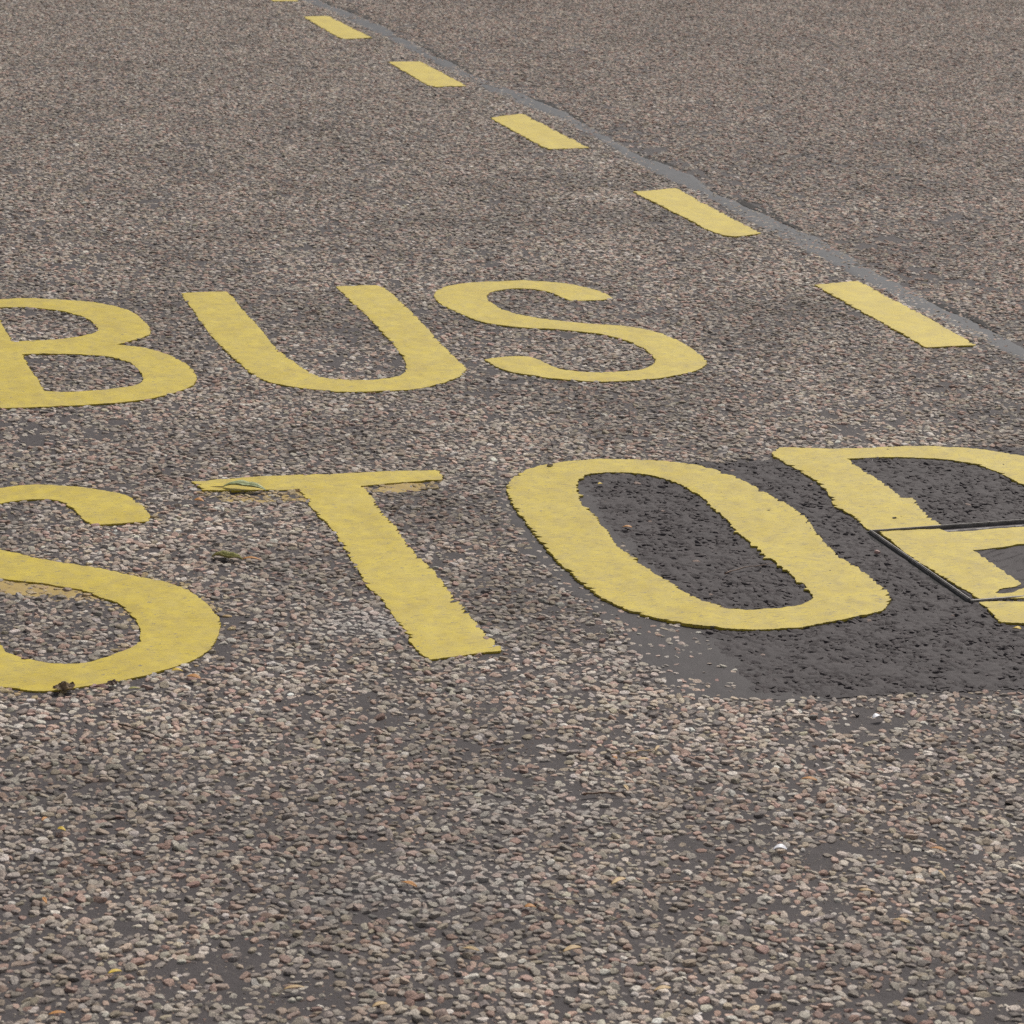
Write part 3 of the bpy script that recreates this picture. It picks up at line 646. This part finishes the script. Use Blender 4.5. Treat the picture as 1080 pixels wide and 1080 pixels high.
# husks: pixel spot in the photo -> place on the road, length m, width m, turn
HUSKS = [
 (603, 1007, .040, .013, .55, M_STRAW, 'largest pale straw husk lying near the bottom middle'),
 (652, 935, .042, .013, .75, M_STRAW, 'tan boat-shaped husk above the largest straw husk'),
 (698, 1049, .034, .011, .35, M_STRAW, 'pale straw husk at the bottom edge right of middle'),
 (950, 977, .034, .012, -.45, M_STRAW, 'stubby tan straw piece near the bottom right'),
 (853, 827, .034, .012, -.2, M_ORANGE, 'orange husk above the white litter scrap'),
 (989, 901, .034, .010, -.4, M_ORANGE, 'orange brown husk at the right, above the stubby straw'),
 (914, 945, .030, .009, -.05, M_STRAW, 'thin yellowish husk between white scrap and stubby straw'),
 (310, 1048, .038, .009, .3, M_STRAW, 'pale straw sliver at the bottom left of middle'),
 (496, 1007, .034, .009, -.3, M_STRAW, 'tan straw sliver left of the largest straw husk'),
 (400, 1066, .030, .011, .5, M_STRAW, 'small straw husk at the bottom edge, left of middle'),
 (431, 938, .036, .012, -.6, M_ORANGE, 'curled amber husk among chippings below the letter T'),
 (65, 880, .020, .011, -.35, M_FLAKE, 'small bright yellow flake near the lower left edge'),
 (47, 869, .020, .008, 1.2, M_ORANGE, 'small orange husk just above the yellow flake'),
 (72, 914, .036, .016, -.6, M_BROWN, 'dark brown seed husk below the yellow flake'),
 (121, 1031, .026, .010, .5, M_FLAKE, 'amber husk near the bottom left'),
 (60, 1075, .030, .009, .3, M_ORANGE, 'orange husk at the bottom left corner'),
 (47, 955, .026, .008, -1.0, M_ORANGE, 'rusty sliver at the left below the dark seed husk'),
 (559, 962, .022, .013, .1, M_ORANGE, 'orange flake left of the brown flake'),
 (579, 968, .026, .014, -.5, M_BROWN, 'brown flake right of the orange flake'),
 (677, 806, .030, .008, .35, M_STRAW, 'straw sliver lying below the thin twig under the letter O'),
 (648, 804, .016, .008, -.9, M_ORANGE, 'tiny orange chip left of the straw sliver'),
 (660, 836, .030, .008, 1.9, M_STRAW, 'upright straw sliver at the end of the long twig'),
 (693, 794, .032, .007, 1.2, M_STRAW, 'upright straw sliver crossing the thin twig'),
 (993, 927, .034, .006, 1.9, M_STRAW, 'upright thin straw near the right edge'),
 (204, 719, .036, .016, -.3, M_ORANGE, 'orange leaf scrap right of the lower S'),
 (187, 712, .026, .014, .1, M_FLAKE, 'yellow paint flake at the foot of the lower S'),
 (142, 731, .028, .008, .2, M_OLIVE, 'short green blade below the lower S'),
 (106, 730, .036, .018, -.2, M_RED, 'dark red leaf scrap between the two brown leaves'),
 (210, 532, .030, .018, -.2, M_ORANGE, 'orange leaf scrap under the left end of the T bar'),
 (266, 594, .050, .012, -.1, M_ORANGE, 'orange strip beside the olive curled leaf'),
 (1072, 667, .022, .014, -.2, M_FLAKE, 'yellow paint flake below the foot of the P'),
 (661, 560, .028, .012, 0, M_ORANGE, 'orange chip inside the letter O'),
 (633, 514, .016, .012, .3, M_FLAKE, 'tiny yellow flake inside the top of the letter O'),
 (580, 494, .022, .018, .4, M_BROWN, 'dark brown speck on the top left curve of the letter O'),
]
for px, py, ln, wd, an, mt, lb in HUSKS:
    at = ground(px, py); on = .0095 if (py < 500 or (px > 600 and py < 560) or px > 1000 and py < 700) else .0105
    husk('dry_husk' if mt in (M_STRAW, M_ORANGE) else 'leaf_scrap' if mt in (M_BROWN, M_RED, M_OLIVE) else 'yellow_flake', at, ln, wd, an-.34, mt, lb,
         'husk' if mt in (M_STRAW, M_ORANGE) else 'leaf' if mt in (M_BROWN, M_RED, M_OLIVE) else 'flake', on, .12, random.uniform(-.8, .8), 'scraps littering the road')
stalk('twig', ground(764, 610), ground(814, 598), .0018, M_TWIG, 'thin reddish twig inside the letter O', 'twig', .0125, .06, 'twigs on the road')
stalk('twig', ground(615, 842), ground(655, 840), .0022, M_TWIG, 'long brown twig under the letter O, among chippings', 'twig', .0095, .05, 'twigs on the road')
stalk('twig', ground(659, 799), ground(691, 794), .0016, M_STRAW, 'thin straw coloured twig crossed by an upright straw', 'twig', .0095, .02, 'twigs on the road')
stalk('twig', ground(95, 918), ground(162, 909), .0014, M_TWIG, 'long thin brown stalk beside the dark seed husk', 'twig', .0095, -.05, 'twigs on the road')
stalk('twig', ground(690, 937), ground(742, 934), .0016, M_TWIG, 'thin brown twig right of the tan husk', 'twig', .0095, .05, 'twigs on the road')
stalk('twig', ground(580, 953), ground(617, 955), .0014, M_TWIG, 'thin brown twig left of the tan husk', 'twig', .0095, .05, 'twigs on the road')
stalk('twig', ground(125, 768), ground(185, 787), .0020, M_BROWN, 'dark twig on the chippings below the lower S', 'twig', .0095, .04, 'twigs on the road')

def leaf(name, at, length, width, ang, mat, label, lift, curl, zc, seed, stem=True):
    n = 15; r = random.Random(seed); V = []; Fq = []
    e = bpy.data.objects.new(name, None); C.objects.link(e); e.location = (*at, zc); e.rotation_euler = (0, 0, ang)
    for k in range(n):
        t = k/(n-1); wd = width/2*math.sin(math.pi*min(1, t*.96+.03))**.75*(1+.08*r.uniform(-1, 1))
        z0 = lift*length*math.sin(math.pi*t*1.0)*(1-.3*t)+.004*math.sin(t*9)*curl
        for s in (-1, -.66, -.33, 0, .33, .66, 1):
            V.append(((t-.5)*length, s*wd*(1-.25*curl*abs(s)), z0+curl*wd*(s*s)*.8+(.0015+.006*max(0, curl-.7))*r.uniform(-1, 1)*abs(s)))
    for k in range(n-1):
        for s in range(6): Fq.append((k*7+s, (k+1)*7+s, (k+1)*7+s+1, k*7+s+1))
    b = mesh_obj('blade', V, Fq, mat, e, True); md = b.modifiers.new('thickness', 'SOLIDIFY'); md.thickness = .0008; md.offset = 0
    if stem:
        V2 = []; F2 = []
        for k in range(6):
            t = k/5; c = (-.5*length-.028*t*length/.09, 0, lift*length*.02-.004*t)
            for q in range(5): f = q*2*math.pi/5; V2.append((c[0], c[1]+.0012*math.cos(f), c[2]+.0012*math.sin(f)))
        for k in range(5):
            for q in range(5): F2.append((k*5+q, k*5+(q+1) % 5, (k+1)*5+(q+1) % 5, (k+1)*5+q))
        mesh_obj('stem', V2, F2, M_BROWN, e, True)
    return tag(e, label, 'leaf', 'fallen leaves')
leaf('leaf', ground(258, 518), .125, .042, -.50, M_GREEN, 'pale green curled leaf lying on the bar of the T', .10, .55, .0075, 1)
leaf('leaf', ground(240, 591), .085, .036, -.55, M_OLIVE, 'olive green curled leaf on chippings left of the T stem', .07, .75, .0055, 2, False)
def crumpled(at, r, zc, mat, label, seed):
    """a dry leaf folded up on itself"""
    n = 13; q = np.random.default_rng(seed); V = []; Fq = []
    ph = q.uniform(0, 6, 6)
    for i in range(n):
        for j in range(n):
            a, b = i/(n-1)*2-1, j/(n-1)*2-1
            k = (1-.22*(a*b)**2)*(1+.12*math.sin(5*a+ph[0])*math.sin(4*b+ph[1]))
            fold = abs(math.sin(2.6*a+1.1*b+ph[2]))*.42+abs(math.sin(3.4*b-1.7*a+ph[3]))*.30
            V.append((a*r*k*.8+.15*r*math.sin(3*b+ph[4]), b*r*k*.62, r*(fold*(.35+.65*(1-max(abs(a), abs(b))))+.18*q.random())))
    for i in range(n-1):
        for j in range(n-1): Fq.append((i*n+j, (i+1)*n+j, (i+1)*n+j+1, i*n+j+1))
    o = mesh_obj('leaf', V, Fq, mat, None, False); md = o.modifiers.new('thickness', 'SOLIDIFY'); md.thickness = .0008; md.offset = 0
    o.location = (*at, zc); o.rotation_euler = (0, 0, seed)
    return tag(o, label, 'leaf', 'fallen leaves')
crumpled(ground(68, 730), .029, .006, M_DEAD, 'crumpled brown leaf at the bottom edge of the lower S', 3)
crumpled(ground(118, 725), .018, .006, M_BROWN, 'small dark crumpled leaf on the lower rim of the lower S', 4)

def lump(name, at, r, zc, mat, label, cat, seed, sq=(1, 1, .6)):
    rr = np.random.default_rng(seed); bm = bmesh.new(); bmesh.ops.create_icosphere(bm, subdivisions=2, radius=1)
    for v in bm.verts: v.co = v.co*(1+.35*(rr.random()-.5)); v.co = (v.co.x*r*sq[0], v.co.y*r*sq[1], v.co.z*r*sq[2])
    me = bpy.data.meshes.new(name); bm.to_mesh(me); bm.free(); me.materials.append(mat)
    o = bpy.data.objects.new(name, me); C.objects.link(o); o.location = (*at, zc); o.rotation_euler = (0, 0, seed)
    return tag(o, label, cat)
lump('pebble', ground(925, 586), .009, .010, M_PINK, 'small pink pebble on the dark patch beside the cover', 'pebble', 3)
husk('litter_scrap', ground(822, 901), .030, .016, -.3, M_WHITE, 'folded white litter scrap on chippings at lower right', 'litter', .010, .35, .6)
husk('litter_scrap', ground(925, 761), .026, .014, .2, M_WHITE, 'crumpled white scrap just below the dark patch', 'litter', .010, .3, -.6)

scene.render.engine = 'CYCLES'
scene.cycles.max_bounces = 5; scene.cycles.diffuse_bounces = 3
scene.cycles.use_denoising = False
scene.cycles.sample_clamp_indirect = 3.0; scene.cycles.sample_clamp_direct = 6.0
